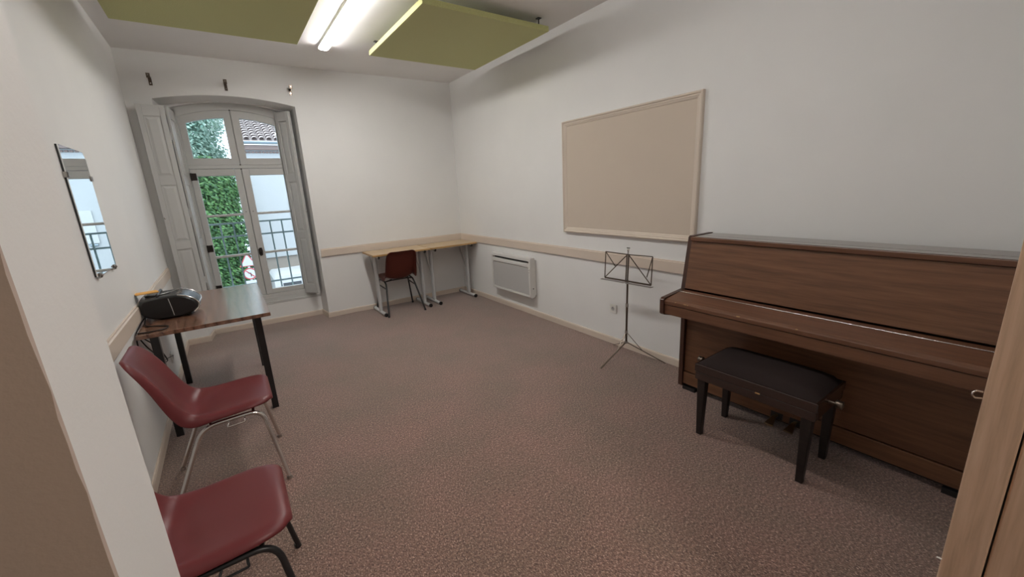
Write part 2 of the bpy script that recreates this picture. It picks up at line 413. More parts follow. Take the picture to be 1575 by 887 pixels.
# lower casements
def lower(ua, ub, ga, gb):
    s = MB(); va, vb = VF0 - .002, VF1 - .008
    s.box(ua, ga, va, vb, .398, 1.984); s.box(gb, ub, va, vb, .398, 1.984)
    s.box(ga, gb, va, vb, .398, .457); s.box(ga, gb, va, vb, 1.906, 1.984)
    o = s.build('casement', m_joinery, win, bevel=.004)
    for z in (.943, 1.441):
        t = MB(); t.box(ga - .001, gb + .001, va + .008, vb - .01, z - .014, z + .014); t.build('glazing_bar', m_joinery, o, bevel=.006)
    m_ = (va + vb) / 2
    for za, zb in ((.455, .93), (.956, 1.428), (1.454, 1.908)):
        g = MB(); g.box(ga - .004, gb + .004, m_ - .002, m_ + .002, za, zb); g.build('pane', m_glass, o)
    return o
cl = lower(u0 + .003, uc - .003, -3.207, -2.836); crt = lower(uc + .003, u1 - .003, -2.683, -2.313)
for z in (1.90, 1.06, .56):
    t = MB(); t.box(-3.262, -3.212, VF0 - .010, VF0 - .0025, z - .04, z + .04); t.cyl((-3.264, VF0 - .006, z - .042), (-3.264, VF0 - .006, z + .042), .009, 8)
    t.build('hinge', m_hinge, cl, bevel=.002)
t = MB(); t.prism_y([(-2.752, .99), (-2.738, 1.01), (-2.712, 1.01), (-2.706, .97), (-2.712, .915), (-2.738, .905), (-2.752, .93)], VF0 - .014, VF0 - .0025)
t.ball((-2.728, VF0 - .02, .955), .012); t.build('latch', m_hinge, crt, bevel=.002)
for u_ in (-2.80, -2.725):
    t = MB(); t.ball((u_, VF0 - .004, 1.47), .005); t.build('screw', m_hinge, cl if u_ < uc else crt)
for u_, z_ in ((-2.762, 2.648), (-2.762, 2.03), (-2.762, 1.98)):
    t = MB(); t.ball((u_, VF0 - .001, z_), .007); t.build('screw', m_hinge, win)

# ------------------------------------------------------------------ folding shutters
def leaf(root, p0, p1, z0, z1, th=.022, name='shutter_leaf', relief=-1):
    """a framed leaf with three fielded panels between plan points p0 and p1 (in root space)"""
    p0 = Vector((*p0, 0)); p1 = Vector((*p1, 0)); d = (p1 - p0); wd = d.length; d.normalize(); nrm = Vector((-d.y, d.x, 0)) * (th / 2)
    b = MB(); Z = Vector((0, 0, 1))
    def blk(a, c, za, zb, k=1.): b.obox(p0 + d * ((a + c) / 2) + Z * ((za + zb) / 2), d * (c - a) / 2, nrm * k, Z * (zb - za) / 2)
    st = wd * .2; rails = [z0, z0 + .12]; H = z1 - z0; ph = (H - .12 - .11 - .09 * 2) / 3
    blk(0, st, z0, z1); blk(wd - st, wd, z0, z1)
    z = z0; blk(st, wd - st, z, z + .12); z += .12
    for k in range(3):
        blk(st, wd - st, z, z + ph, .2)
        # fielded centre with sloping margins on both faces
        for sg in (1, -1):
            A = [p0 + d * a + Z * c + nrm * .2 * sg for a, c in ((st + .012, z + .012), (wd - st - .012, z + .012), (wd - st - .012, z + ph - .012), (st + .012, z + ph - .012))]
            B = [p0 + d * a + Z * c + nrm * .8 * sg for a, c in ((st + .034, z + .034), (wd - st - .034, z + .034), (wd - st - .034, z + ph - .034), (st + .034, z + ph - .034))]
            if wd - 2 * st > .08: b.loft(A, B)
        z += ph; r = .09 if k < 2 else z1 - z
        blk(st, wd - st, z, z + r); z += r
    return b.build(name, m_joinery, root, bevel=.0025)
def wthing(name, label, cat, x, y, z=0):
    return thing(name, label, cat, wpt(x, y, z), WR)
def sub(o, p): return (p[0] - o[0], p[1] - o[1])
oL = (-3.325, .28)
sl = wthing('folding_shutter', 'grey-white panelled folding shutter at the left side of the window, opened against the wall', 'shutter', *oL)
leaf(sl, sub(oL, (-3.300, .272)), sub(oL, (-3.322, -.048)), .40, 2.60)
leaf(sl, sub(oL, (-3.336, -.083)), sub(oL, (-3.560, -.088)), .40, 2.60)
t = MB(); t.ball((-3.548 - oL[0], -.103 - oL[1], 1.46), .009); t.cyl((-3.548 - oL[0], -.1 - oL[1], 1.46), (-3.548 - oL[0], -.085 - oL[1], 1.46), .004, 8); t.build('knob', m_chrome, sl)
for z in (.75, 1.5, 2.3):
    t = MB(); t.box(-3.350 - oL[0], -3.328 - oL[0], -.0715 - oL[1], -.050 - oL[1], z - .04, z + .04); t.build('hinge', m_joinery, sl)
oR = (-2.235, .27)
sr = wthing('folding_shutter', 'grey-white panelled folding shutter at the right side of the window, folded at an angle', 'shutter', *oR)
leaf(sr, sub(oR, (-2.296, .262)), sub(oR, (-2.168, .085)), .345, 2.64)
leaf(sr, sub(oR, (-2.274, .276)), sub(oR, (-2.152, .107)), .345, 2.64)
t = MB(); t.ball((-2.148 - oR[0], .078 - oR[1], 1.43), .009); t.cyl((-2.148 - oR[0], .078 - oR[1], 1.43), (-2.155 - oR[0], .09 - oR[1], 1.43), .004, 8); t.build('knob', m_chrome, sr)
for z in (.7, 1.5, 2.3):
    t = MB(); t.box(-2.160 - oR[0], -2.150 - oR[0], .080 - oR[1], .106 - oR[1], z - .04, z + .04); t.build('hinge', m_joinery, sr)

# ------------------------------------------------------------------ curtain-rod brackets
for k, (x, lab) in enumerate(((-3.401, 'steel curtain rod bracket on the wall above the left shutter'), (-2.757, 'steel curtain rod bracket on the wall above the middle of the window arch'), (-2.116, 'steel curtain rod bracket on the wall above the right end of the window arch'))):
    r = wthing('rod_bracket', lab, 'bracket', x, 0, 2.85); r['group'] = 'curtain rod brackets above the window'
    t = MB(); t.box(-.014, .014, -.004, -.0005, -.05, .03); t.build('wall_plate', m_nickel, r, bevel=.001)
    t = MB(); t.obox((0, -.045, .018), (.016, 0, 0), (0, .043, .012), (0, -.0008, .003)); t.obox((0, -.085, .028), (.016, 0, 0), (0, .004, 0), (0, 0, .02)); t.build('arm', m_nickel, r)
    t = MB(); t.cyl((0, -.004, -.03), (0, -.009, -.03), .006, 10); t.build('screw', m_chrome, r)
    t = MB(); t.cyl((0, -.092, .03), (0, -.078, .03), .006, 10); t.build('screw', m_chrome, r)

# ------------------------------------------------------------------ ceiling panels and lights
def panel(name, x0, x1, y0, y1, label):
    r = thing(name, label, 'acoustic panel', ((x0 + x1) / 2, (y0 + y1) / 2, 3.0), group='acoustic panels under the ceiling')
    cx, cy = (x0 + x1) / 2, (y0 + y1) / 2
    t = MB((cx, cy, 3.0)); t.box(x0, x1, y0, y1, 3.0, 3.045); t.build('felt_slab', m_green, r, bevel=.003)
    for sx_ in (-1, 1):
        for sy_ in (-1, 1):
            px_, py_ = cx + sx_ * (x1 - x0) * .45, cy + sy_ * (y1 - y0) * .45
            t = MB((cx, cy, 3.0)); t.cyl((px_, py_, 3.045), (px_, py_, H_ - .0005), .006, 8); t.box(px_ - .02, px_ + .02, py_ - .008, py_ + .008, 3.046, 3.054); t.box(px_ - .02, px_ + .02, py_ - .02, py_ + .02, H_ - .006, H_ - .0005)
            t.build('hanger', m_blackm, r)
    return r
panel('acoustic_panel', -1.50, -.235, -2.515, -1.135, 'square green felt acoustic panel hung below the ceiling near the right wall')
panel('acoustic_panel', -3.48, -2.18, -2.55, -1.165, 'green felt acoustic panel hung below the ceiling near the left wall')
def tubelight(y0, y1, label, mt=None):
    x = -1.885; zc_ = 3.062
    r = thing('tube_light', label, 'ceiling light', (x, (y0 + y1) / 2, H_)); o = (x, (y0 + y1) / 2, H_)
    t = MB(o); t.box(x - .048, x + .048, y0 - .011, y1 + .011, 3.0875, H_ - .0005); t.build('housing', m_whitep, r, bevel=.004)
    t = MB(o)
    prof = [(x - .046, 3.087)] + [(x + .048 * cos(a), 3.082 + .016 * sin(a)) for a in [radians(d) for d in range(-180, 1, 15)]] + [(x + .046, 3.087)]
    t.loft([(p, y0, q) for p, q in prof], [(p, y1, q) for p, q in prof], smooth=True); t.build('diffuser', mt or m_tube, r)
    for ya, yb in ((y0 - .012, y0 - .0005), (y1 + .0005, y1 + .012)):
        t = MB(o); t.loft([(x + (p - x) * 1.02, ya, q) for p, q in prof], [(x + (p - x) * 1.02, yb, q) for p, q in prof]); t.build('end_cap', m_whitep, r)
    return r
tubelight(-2.50, -.885, 'lit white LED tube light on the ceiling between the two green panels')
tubelight(-5.10, -3.50, 'added unseen LED tube light on the ceiling, lighting the near end of the room', m_tube_added)  # second tube, added out of view to light the near end of the room
r = thing('added_hall_lamp', 'added unseen lamp on the hallway ceiling, brightening the entrance wall', 'ceiling light', (-2.35, -6.75, H_))  # lamp added behind the camera to brighten the entrance pier and jamb
t = MB((-2.35, -6.75, H_)); t.cyl((-2.35, -6.75, H_ - .07), (-2.35, -6.75, H_ - .02), .15, 24); t.build('diffuser', m_hall_added, r)
t = MB((-2.35, -6.75, H_)); t.cyl((-2.35, -6.75, H_ - .019), (-2.35, -6.75, H_ - .0005), .16, 24); t.build('ceiling_plate', m_whitep, r)

# ------------------------------------------------------------------ mirror on the left wall
r = thing('wall_mirror', 'tall frameless mirror with clipped top corners held by metal clips on the left wall', 'mirror', (W_, -2.545, 1.25))
o = (W_, -2.545, 1.25); ya, yb, za, zb = -2.785, -2.315, 1.25, 1.915; ch = .035
poly = [(ya, za), (yb, za), (yb, zb - ch), (yb - ch, zb), (ya + .002, zb), (ya, zb - .002)]
t = MB(o); t.prism_x(poly, W_ + .0085, W_ + .0125)
t.cur = 1; t.prism_x([(ya, za), (yb, za), (yb, zb - ch), (yb - ch, zb), (ya, zb)], W_ + .0005, W_ + .0083)
t.build('mirror_glass', [m_mirror, m_blackm], r)
for (y_, z_) in ((ya, 1.77), (yb, 1.77), (ya + .05, za), (yb - .06, za)):
    t = MB(o)
    if z_ == za: t.box(W_ + .001, W_ + .018, y_ - .02, y_ + .02, z_ - .012, z_ - .001); t.box(W_ + .013, W_ + .018, y_ - .02, y_ + .02, z_ - .012, z_ + .016); t.ball((W_ + .020, y_, z_ + .004), .007)
    else:
        s_ = -1 if y_ == ya else 1
        t.box(W_ + .001, W_ + .018, min(y_ + s_ * .001, y_ + s_ * .014), max(y_ + s_ * .001, y_ + s_ * .014), z_ - .014, z_ + .014); t.box(W_ + .013, W_ + .018, min(y_ - s_ * .016, y_ + s_ * .014), max(y_ - s_ * .016, y_ + s_ * .014), z_ - .014, z_ + .014)
    t.build('clip', m_steel, r, bevel=.002)

# ------------------------------------------------------------------ notice board
r = thing('notice_board', 'large beige cloth notice board in a moulded beige frame on the right wall', 'notice board', (0, -3.21, 1.1))
o = (0, -3.21, 1.1); Y0, Y1, Z0, Z1 = -3.968, -2.442, 1.105, 2.225
t = MB(o); t.box(-.012, -.0005, Y0 + .03, Y1 - .03, Z0 + .03, Z1 - .03); t.build('cloth_panel', m_board, r)
t = MB(o)
fp = [(0, -.0005), (0, -.030), (.008, -.036), (.016, -.034), (.020, -.026), (.030, -.026), (.034, -.022), (.046, -.018), (.052, -.013), (.052, -.0005)]
cs = [(Y0, Z0), (Y1, Z0), (Y1, Z1), (Y0, Z1)]; dn = [(1, 1), (-1, 1), (-1, -1), (1, -1)]
for k in range(4):
    a, c_ = cs[k], cs[(k + 1) % 4]; da, dc = dn[k], dn[(k + 1) % 4]
    t.loft([(d, a[0] + da[0] * s, a[1] + da[1] * s) for s, d in fp], [(d, c_[0] + dc[0] * s, c_[1] + dc[1] * s) for s, d in fp])
t.build('moulded_frame', m_boardf, r)

# ------------------------------------------------------------------ wall heater
r = thing('wall_heater', 'white electric wall heater with a grey grille below the beige rail', 'heater', (0, -1.47, .25)); o = (0, -1.47, .25)
ha, hb = -1.905, -1.03
t = MB(o); t.box(-.03, -.0005, ha + .01, hb - .01, .275, .725); t.build('back_box', m_heat, r, bevel=.004)
t = MB(o)
prof = [(-.031, .262), (-.085, .25), (-.098, .262), (-.104, .5), (-.098, .735), (-.085, .753), (-.031, .753)]
# casing as a frame: sides, bottom, top cap
t.loft([(x, ha, z) for x, z in prof], [(x, ha + .03, z) for x, z in prof]); t.loft([(x, hb - .03, z) for x, z in prof], [(x, hb, z) for x, z in prof])
t.box(-.1, -.031, ha + .03, hb - .03, .256, .288); t.box(-.1, -.031, ha + .03, hb - .03, .712, .753); t.box(-.06, -.031, ha + .03, hb - .03, .288, .712)
t.build('casing', m_heat, r, bevel=.005)
t = MB(o); t.box(-.100, -.061, ha + .032, hb - .032, .635, .682); t.build('outlet_louvre', m_heat, r, bevel=.008)
t = MB(o); t.box(-.094, -.062, ha + .032, hb - .032, .290, .630); t.build('grille', m_grille, r)
t = MB(o); t.box(-.108, -.1005, ha + .002, ha + .026, .56, .63); t.build('control_panel', m_whitep, r, bevel=.003)
for z in (.612, .578):
    t = MB(o); t.cyl((-.108, ha + .014, z), (-.113, ha + .014, z), .007, 12); t.build('button', m_grille, r)
t = MB(o); t.box(-.064, -.0605, ha + .035, hb - .035, .686, .708); t.build('slot', m_blackm, r)
t = MB(o); t.cyl((-.06, ha - .0005, .37), (-.06, ha - .003, .37), .008, 10); t.build('screw', m_hinge, r)

# ------------------------------------------------------------------ sockets
def socket(x, y, z, sgn, label):
    r = thing('wall_socket', label, 'socket', (x, y, z))
    t = MB(); t.box(min(0, sgn * .012) + .0005 * (sgn > 0), max(0, sgn * .012) - .0005 * (sgn < 0), -.042, .042, -.044, .044); t.build('plate', m_whitep, r, bevel=.004)
    t = MB(); ring = [(sgn * .0125, .024 * cos(a), .024 * sin(a)) for a in [2 * pi * k / 20 for k in range(20)]]
    t.tube([Vector(p) for p in ring], .003, 6, closed=True); t.build('rim', m_whitep, r)
    t = MB(); t.cyl((sgn * .0121, 0, 0), (sgn * .0135, 0, 0), .021, 20); t.build('recess', m_grille, r)
    t = MB()
    for q in (-.009, .009): t.cyl((sgn * .0136, q, 0), (sgn * .015, q, 0), .0035, 8)
    t.cyl((sgn * .0136, 0, .012), (sgn * .02, 0, .012), .003, 8); t.build('contact', m_blackm, r)
socket(0, -3.134, .375, -1, 'white wall socket on the right wall behind the music stand')
socket(W_, -1.223, .283, 1, 'white wall socket low on the left wall under the walnut table')

# ------------------------------------------------------------------ piano
px0 = (-.2, -4.85, 0)
r = thing('upright_piano', 'dark brown upright piano with closed lid against the right wall', 'piano', px0)
PY0, PY1, PX = -5.675, -4.085, -.035
def pm(): return MB(px0)
side = [(PX, .03), (-.335, .03), (-.345, .60), (-.60, .672), (-.615, .685), (-.618, .785), (-.600, .798), (-.365, .818), (-.305, 1.190), (-.29, 1.2), (PX, 1.2)]
for a, c_ in ((PY1 - .03, PY1), (PY0, PY0 + .03)):
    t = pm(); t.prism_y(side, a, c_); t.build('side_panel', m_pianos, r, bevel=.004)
t = pm(); t.box(PX, -.06, PY0 + .031, PY1 - .031, .05, 1.165); t.build('back_frame', m_blackw, r)
t = pm(); A = [(-.314, 1.164), (-.367, .824), (-.349, .822), (-.296, 1.162)]
t.prism_y(A, PY0 + .032, PY1 - .032); t.build('upper_panel', m_piano, r, bevel=.002)
t = pm(); t.box(PX, -.215, PY0 + .032, PY1 - .032, 1.172, 1.196); t.box(-.216, -.306, PY0 + .032, PY1 - .032, 1.172, 1.196); t.build('lid', m_pianol, r, bevel=.003)
t = pm(); t.box(-.330, -.307, PY0 + .032, PY1 - .032, 1.168, 1.194); t.build('lid_edge', m_pianoh, r, bevel=.003)
t = pm(); t.loft([(x, PY0 + .032, z) for x, z in ((-.352, .795), (-.372, .815), (-.425, .812), (-.425, .79))], [(x, PY1 - .032, z) for x, z in ((-.352, .795), (-.372, .815), (-.425, .812), (-.425, .79))]); t.build('fallboard_back', m_pianoh, r, bevel=.002)
t = pm(); t.cyl((-.427, PY0 + .033, .8115), (-.427, PY1 - .033, .8115), .0028, 8); t.build('piano_hinge', m_chrome, r)
t = pm(); fb = [(-.43, .785), (-.43, .811), (-.585, .789), (-.608, .777), (-.608, .752), (-.59, .75)]
t.prism_y(fb, PY0 + .032, PY1 - .032); t.build('fallboard', m_pianoh, r, bevel=.003)
t = pm(); t.prism_y([(-.36, .62), (-.36, .748), (-.602, .748), (-.602, .680), (-.575, .672)], PY0 + .032, PY1 - .032); t.build('key_slip', m_pianoh, r, bevel=.003)
t = pm(); t.box(-.315, -.295, PY0 + .032, PY1 - .032, .155, .62); t.build('lower_panel', m_piano, r, bevel=.002)
t = pm(); t.box(-.322, -.295, PY0 + .032, PY1 - .032, .05, .148); t.build('toe_rail', m_piano, r, bevel=.003)
t = pm(); t.box(PX - .02, -.295, PY0 + .05, PY1 - .05, .03, .05); t.build('bottom_board', m_blackw, r)
for y_ in (PY1 - .08, PY0 + .08):
    for x_ in (-.29, -.08):
        t = pm(); t.box(x_ - .03, x_ + .03, y_ - .05, y_ + .05, 0, .03); t.build('foot', m_blackm, r)
for y_ in (-4.785, -4.895):
    t = pm(); t.box(-.325, -.3225, y_ - .035, y_ + .035, .055, .10); t.build('pedal_slot', m_blackm, r)
    t = pm(); t.loft([(-.31, y_ - .010, .072), (-.31, y_ + .010, .072), (-.31, y_ + .010, .086), (-.31, y_ - .010, .086)], [(-.365, y_ - .012, .078), (-.365, y_ + .012, .078), (-.365, y_ + .012, .089), (-.365, y_ - .012, .089)])
    t.loft([(-.365, y_ - .012, .078), (-.365, y_ + .012, .078), (-.365, y_ + .012, .089), (-.365, y_ - .012, .089)], [(-.435, y_ - .026, .052), (-.435, y_ + .026, .052), (-.435, y_ + .026, .062), (-.435, y_ - .026, .062)])
    t.build('pedal', m_brassd, r, bevel=.003)
for y_, l_ in ((-4.20, .004), (-4.27, .009), (-4.29, .003), (-4.62, .010), (-4.93, .005)):
    t = pm(); t.box(-.6085, -.6035, y_ - l_, y_ + l_, .7765, .7805); t.build('chip', m_beeche, r)

# ------------------------------------------------------------------ piano bench
o = (-.61, -4.80, 0)
r = thing('piano_bench', 'low black adjustable piano bench with padded velvet seat in front of the piano', 'bench', o)
bx0, bx1, by0, by1 = -.80, -.42, -5.125, -4.485
for x_, y_ in ((-.765, -4.52), (-.765, -5.085), (-.455, -4.52), (-.455, -5.085)):
    t = MB(o); sx_ = 1 if x_ < -.6 else -1; sy_ = 1 if y_ < -4.8 else -1
    a = .026; c_ = .017
    T = [(x_ - a, y_ - a, .41), (x_ + a, y_ - a, .41), (x_ + a, y_ + a, .41), (x_ - a, y_ + a, .41)]
    B = [(x_ - c_, y_ - c_, 0), (x_ + c_, y_ - c_, 0), (x_ + c_, y_ + c_, 0), (x_ - c_, y_ + c_, 0)]
    t.loft(B, T); t.build('leg', m_blackw, r, bevel=.005)
t = MB(o)
t.box(bx0, bx0 + .025, by0, by1, .385, .435); t.box(bx1 - .025, bx1, by0, by1, .385, .435); t.box(bx0 + .025, bx1 - .025, by0, by0 + .025, .385, .435); t.box(bx0 + .025, bx1 - .025, by1 - .025, by1, .385, .435)
t.build('apron', m_benchw, r, bevel=.003)
t = MB(o); t.box(bx0 - .004, bx1 + .004, by0 - .004, by1 + .004, .4365, .487); t.build('seat_frame', m_benchw, r, bevel=.004)
t = MB(o); nx, ny = 12, 18; vs = []; fs = []
for i in range(nx + 1):
    for j in range(ny + 1):
        a, c_ = -1 + 2 * i / nx, -1 + 2 * j / ny
        e = (1 - abs(a) ** 5) * (1 - abs(c_) ** 7)
        vs.append(((bx0 + bx1) / 2 + a * (bx1 - bx0) / 2 * .97, (by0 + by1) / 2 + c_ * (by1 - by0) / 2 * .98, .4875 + .045 * max(e, 0) ** .55 + .006 * (cos(a * 1.5) * cos(c_ * 1.5))))
for i in range(nx):
    for j in range(ny): fs.append((i * (ny + 1) + j, (i + 1) * (ny + 1) + j, (i + 1) * (ny + 1) + j + 1, i * (ny + 1) + j + 1))
t.add(vs, fs, True); t.build('cushion', m_cloth, r)
for y_, s_ in ((by0 - .004, -1), (by1 + .004, 1)):
    t = MB(o); x_ = -.655; zz = .452
    t.cyl((x_, y_, zz), (x_, y_ + s_ * .04, zz), .008, 10)
    pts = [(x_, y_ + s_ * q, zz) for q in (.028, .032, .045, .058, .062)]; t.tube(pts, [.014, .022, .020, .022, .012], 16)
    t.build('adjusting_knob', m_nickel, r)
t = MB(o); t.box(bx0 - .0045, bx0 + .001, -4.862, -4.838, .430, .4365); t.build('chipped_edge', m_beeche, r)

# ------------------------------------------------------------------ music stand
sp = Vector((-.20, -3.46, 0))
r = thing('music_stand', 'folding wire music stand on thin tripod legs before the right wall', 'music stand', sp)
def rel(p): return Vector(p) - sp
hub_lo, hub_hi = .165, .262
feet = [(-.539, -3.46, 0), (-.035, -3.17, 0), (-.032, -3.765, 0)]
t = MB(sp); t.cyl((sp.x, sp.y, hub_lo - .01), (sp.x, sp.y, .53), .0095, 12); t.build('lower_pole', m_nickel, r)
t = MB(sp); t.cyl((sp.x, sp.y, .53), (sp.x, sp.y, .735), .0085, 12); t.build('upper_pole', m_nickel, r)
t = MB(sp); t.cyl((sp.x, sp.y, .505), (sp.x, sp.y, .535), .014, 12); t.cyl((sp.x, sp.y, .52), (sp.x - .02, sp.y - .02, .52), .004, 8); t.ball((sp.x - .026, sp.y - .026, .52), .011, 1, .5, 1); t.build('height_clamp', m_steel, r)
t = MB(sp); t.cyl((sp.x, sp.y, hub_lo - .012), (sp.x, sp.y, hub_lo + .008), .015, 12); t.build('leg_hub', m_steel, r)
t = MB(sp); t.cyl((sp.x, sp.y, hub_hi - .01), (sp.x, sp.y, hub_hi + .014), .014, 12); t.build('brace_hub', m_steel, r)
for f in feet:
    f = Vector(f); top = Vector((sp.x, sp.y, hub_lo)); 
    L = f + Vector((0, 0, .004)); md = top.lerp(L, .42); up = Vector((0, 0, .006))
    t = MB(sp); t.bar(top, L, .012, .005); lg = t.build('leg', m_nickel, r)
    t = MB(sp); t.bar(Vector((sp.x, sp.y, hub_hi)), md, .010, .003); t.build('brace', m_nickel, lg)
# desk of the stand: plan direction of its width
dv = Vector((.06, -1, 0)).normalized()          # along the desk, left to right as seen
nv = Vector((dv.y, -dv.x, 0))                        # horizontal normal
if nv.dot(Vector((-1, -1, 0))) < 0: nv = -nv         # faces the room
dc = sp + nv * .012
up = (Vector((0, 0, 1)) - nv * .05).normalized()
def dp(a, h): return dc + Vector((0, 0, .745)) + dv * a + up * h
HW, HH = .243, .242
t = MB(sp); t.bar(dp(-HW, 0), dp(HW, 0), .006, .014); t.build('bottom_bar', m_nickel, r)
t = MB(sp); t.bar(dp(-HW, HH), dp(0, HH - .005), .004, .008); t.bar(dp(HW, HH), dp(0, HH - .005), .004, .008); t.build('top_bar', m_nickel, r)
for a in (-HW, HW):
    t = MB(sp); t.bar(dp(a, 0), dp(a, HH), .009, .004, nv); t.build('side_bar', m_nickel, r)
t = MB(sp)
t.bar(dp(-HW, 0), dp(-.01, HH - .01), .0085, .003, nv); t.bar(dp(-HW, HH), dp(-HW * .52, HH * .47), .0085, .003, nv)
t.bar(dp(.01, HH - .01), dp(HW, 0), .0085, .003, nv); t.bar(dp(HW, HH), dp(HW - .045, HH * .25), .0085, .003, nv); t.build('diagonal_bar', m_nickel, r)
t = MB(sp); t.bar(dp(-.010, -.01), dp(-.010, HH), .012, .004, nv); t.bar(dp(.008, -.01), dp(.008, HH), .012, .004, nv); t.build('centre_bar', m_nickel, r)
t = MB(sp)
for s_ in (-1, 1):
    a0, a1 = (.01, HW + .02) if s_ > 0 else (-HW - .02, -.01)
    q0, q1 = dp(a0, -.012) , dp(a1, -.012)
    t.tube([q0, q0 + nv * .035, q1 + nv * .035, q1], .0035, 6); t.bar(q0 + nv * .018, q1 + nv * .018, .03, .002)
t.build('sheet_tray', m_steel, r)
t = MB(sp); t.cyl(dp(0, HH), dp(0, HH + .03), .007, 10); t.ball(dp(0, HH + .032), .010); t.bar(dp(-.016, HH + .052), dp(.016, HH + .052), .004, .012); t.build('top_knob', m_chrome, r)
t = MB(sp); t.cyl((sp.x, sp.y, .728), (sp.x, sp.y, .752), .011, 10); t.bar((sp.x, sp.y, .74), dp(0, 0), .012, .012); t.build('desk_joint', m_steel, r)

# ------------------------------------------------------------------ shell chairs (x forward)
def interp(P_, s):
    n = len(P_) - 1; f = s * n; i = min(int(f), n - 1); t_ = f - i
    p0 = P_[max(i - 1, 0)]; p1 = P_[i]; p2 = P_[i + 1]; p3 = P_[min(i + 2, n)]
    return [.5 * ((2 * b_) + (-a_ + c_) * t_ + (2 * a_ - 5 * b_ + 4 * c_ - d_) * t_ ** 2 + (-a_ + 3 * b_ - 3 * c_ + d_) * t_ ** 3) for a_, b_, c_, d_ in zip(p0, p1, p2, p3)]
#        x      z     half-width  edge lift, turned-down skirt
PR = [(.255, .470, .120, .000, .000), (.268, .496, .170, .000, .012), (.242, .513, .208, -.004, .022), (.17, .510, .230, .002, .026), (.09, .498, .232, .012, .030), (.0, .484, .230, .026, .036), (-.048, .474, .228, .044, .050),
      (-.098, .474, .224, .056, .066), (-.144, .502, .220, .056, .068), (-.178, .560, .216, .048, .056), (-.204, .63, .212, .040, .046), (-.230, .705, .208, .034, .038), (-.258, .775, .204, .026, .030), (-.278, .822, .196, .016, .022), (-.300, .856, .176, .010, .014), (-.318, .868, .136, .004, .004)]
def shell_mesh(m):
    t = MB(); ns, nt_ = 40, 26; vs = []; fs = []
    for i in range(ns + 1):
        s_ = i / ns; x, z, hw, ed, sk = interp(PR, s_)
        x2, z2 = interp(PR, min(s_ + .01, 1))[:2]; x1, z1 = interp(PR, max(s_ - .01, 0))[:2]
        tx, tz = x2 - x1, z2 - z1; L = sqrt(tx * tx + tz * tz) or 1; nx_, nz_ = -tz / L, tx / L     # towards the sitter
        if nx_ + nz_ < 0 and i < ns: nx_, nz_ = -nx_, -nz_
        if s_ < .08: nx_, nz_ = 0, 1
        for j in range(nt_ + 1):
            q0 = -1 + 2 * j / nt_; aq = abs(q0); sgq = 1 if q0 >= 0 else -1
            q = min(1, aq / .86); e = q ** 2.6; dn = max(0, (aq - .84) / .16)
            y = sgq * hw * (.95 * q * (.94 if aq < .86 else .94 + .06 * min(1, (aq - .86) / .07)) + .05 * dn)
            roll = sk * dn ** 1.25
            vs.append((x + nx_ * (ed * e - roll), y, z + nz_ * (ed * e - roll)))
    for i in range(ns):
        for j in range(nt_): fs.append((i * (nt_ + 1) + j, (i + 1) * (nt_ + 1) + j, (i + 1) * (nt_ + 1) + j + 1, i * (nt_ + 1) + j + 1))
    t.add(vs, fs, True)
    return t
def make_chair(name, label, shellm, framem, links='hook'):
    r = thing(name, label, 'chair')
    s = shell_mesh(shellm).build('seat_shell', shellm, r)
    so = s.modifiers.new('thickness', 'SOLIDIFY'); so.thickness = .007 * U; so.offset = 0
    sb = s.modifiers.new('smooth', 'SUBSURF'); sb.levels = 1; sb.render_levels = 1
    for sg in (-1, 1):
        pts = fillet([(.27, .262 * sg, .012), (.205, .205 * sg, .452), (-.075, .190 * sg, .438), (-.262, .255 * sg, .012)], .075, 7)
        t = MB(); t.tube(pts, .0115, 12); fr = t.build('side_frame', framem, r)
        for x_, y_ in ((.27, .262), (-.262, .255)):
            t = MB(); t.cyl((x_, y_ * sg, 0), (x_ - .004 * (1 if x_ > 0 else -1), y_ * sg, .02), .014, 12); t.build('foot_cap', m_steel if framem is m_chrome else m_blackp, fr)
        if links == 'hook':
            t = MB(); h = [(.12, .203 * sg, .440), (.12, .220 * sg, .430), (.122, .222 * sg, .418), (.04, .222 * sg, .414), (.04, .220 * sg, .424), (.048, .202 * sg, .436)]
            t.tube(fillet(h, .015, 3), .0045, 8); t.build('link_hook', framem, fr)
        else:
            t = MB(); t.tube([(.218, .214 * sg, .365), (-.110, .204 * sg, .352)], .009, 10); t.build('side_rail', framem, fr)
    t = MB()
    for x_, z_ in ((.165, .448), (-.035, .438)):
        t.tube(fillet([(x_, -.20, z_), (x_, -.12, z_ + .012), (x_, .12, z_ + .012), (x_, .20, z_)], .03, 3), .009, 10)
    t.build('cross_bar', framem, r)
    for x_ in (.165, -.035):
        for y_ in (-.11, .11):
            t = MB(); t.box(x_ - .014, x_ + .014, y_ - .014, y_ + .014, .456 - (0 if x_ > 0 else .008), .482 if x_ > 0 else .466); t.build('shell_mount', m_blackp, r)
    return r
c1 = make_chair('shell_chair', 'burgundy plastic shell chair on chrome legs beside the walnut table', m_shell, m_chrome)
c1.location = Vector((-3.255, -3.015, 0)) * U
c2 = make_chair('shell_chair', 'burgundy plastic shell chair on black legs, nearest chair partly hidden by the entrance wall', m_shell, m_blackm)
c2.location = Vector((-3.29, -4.105, 0)) * U
c3 = make_chair('shell_chair', 'rust-brown plastic shell chair on black legs facing the beech desk, seen from behind', m_shellb, m_blackm, 'rail')
c3.location = Vector((-1.21, -.325, 0)) * U; c3.rotation_euler.z = radians(90 - 2)

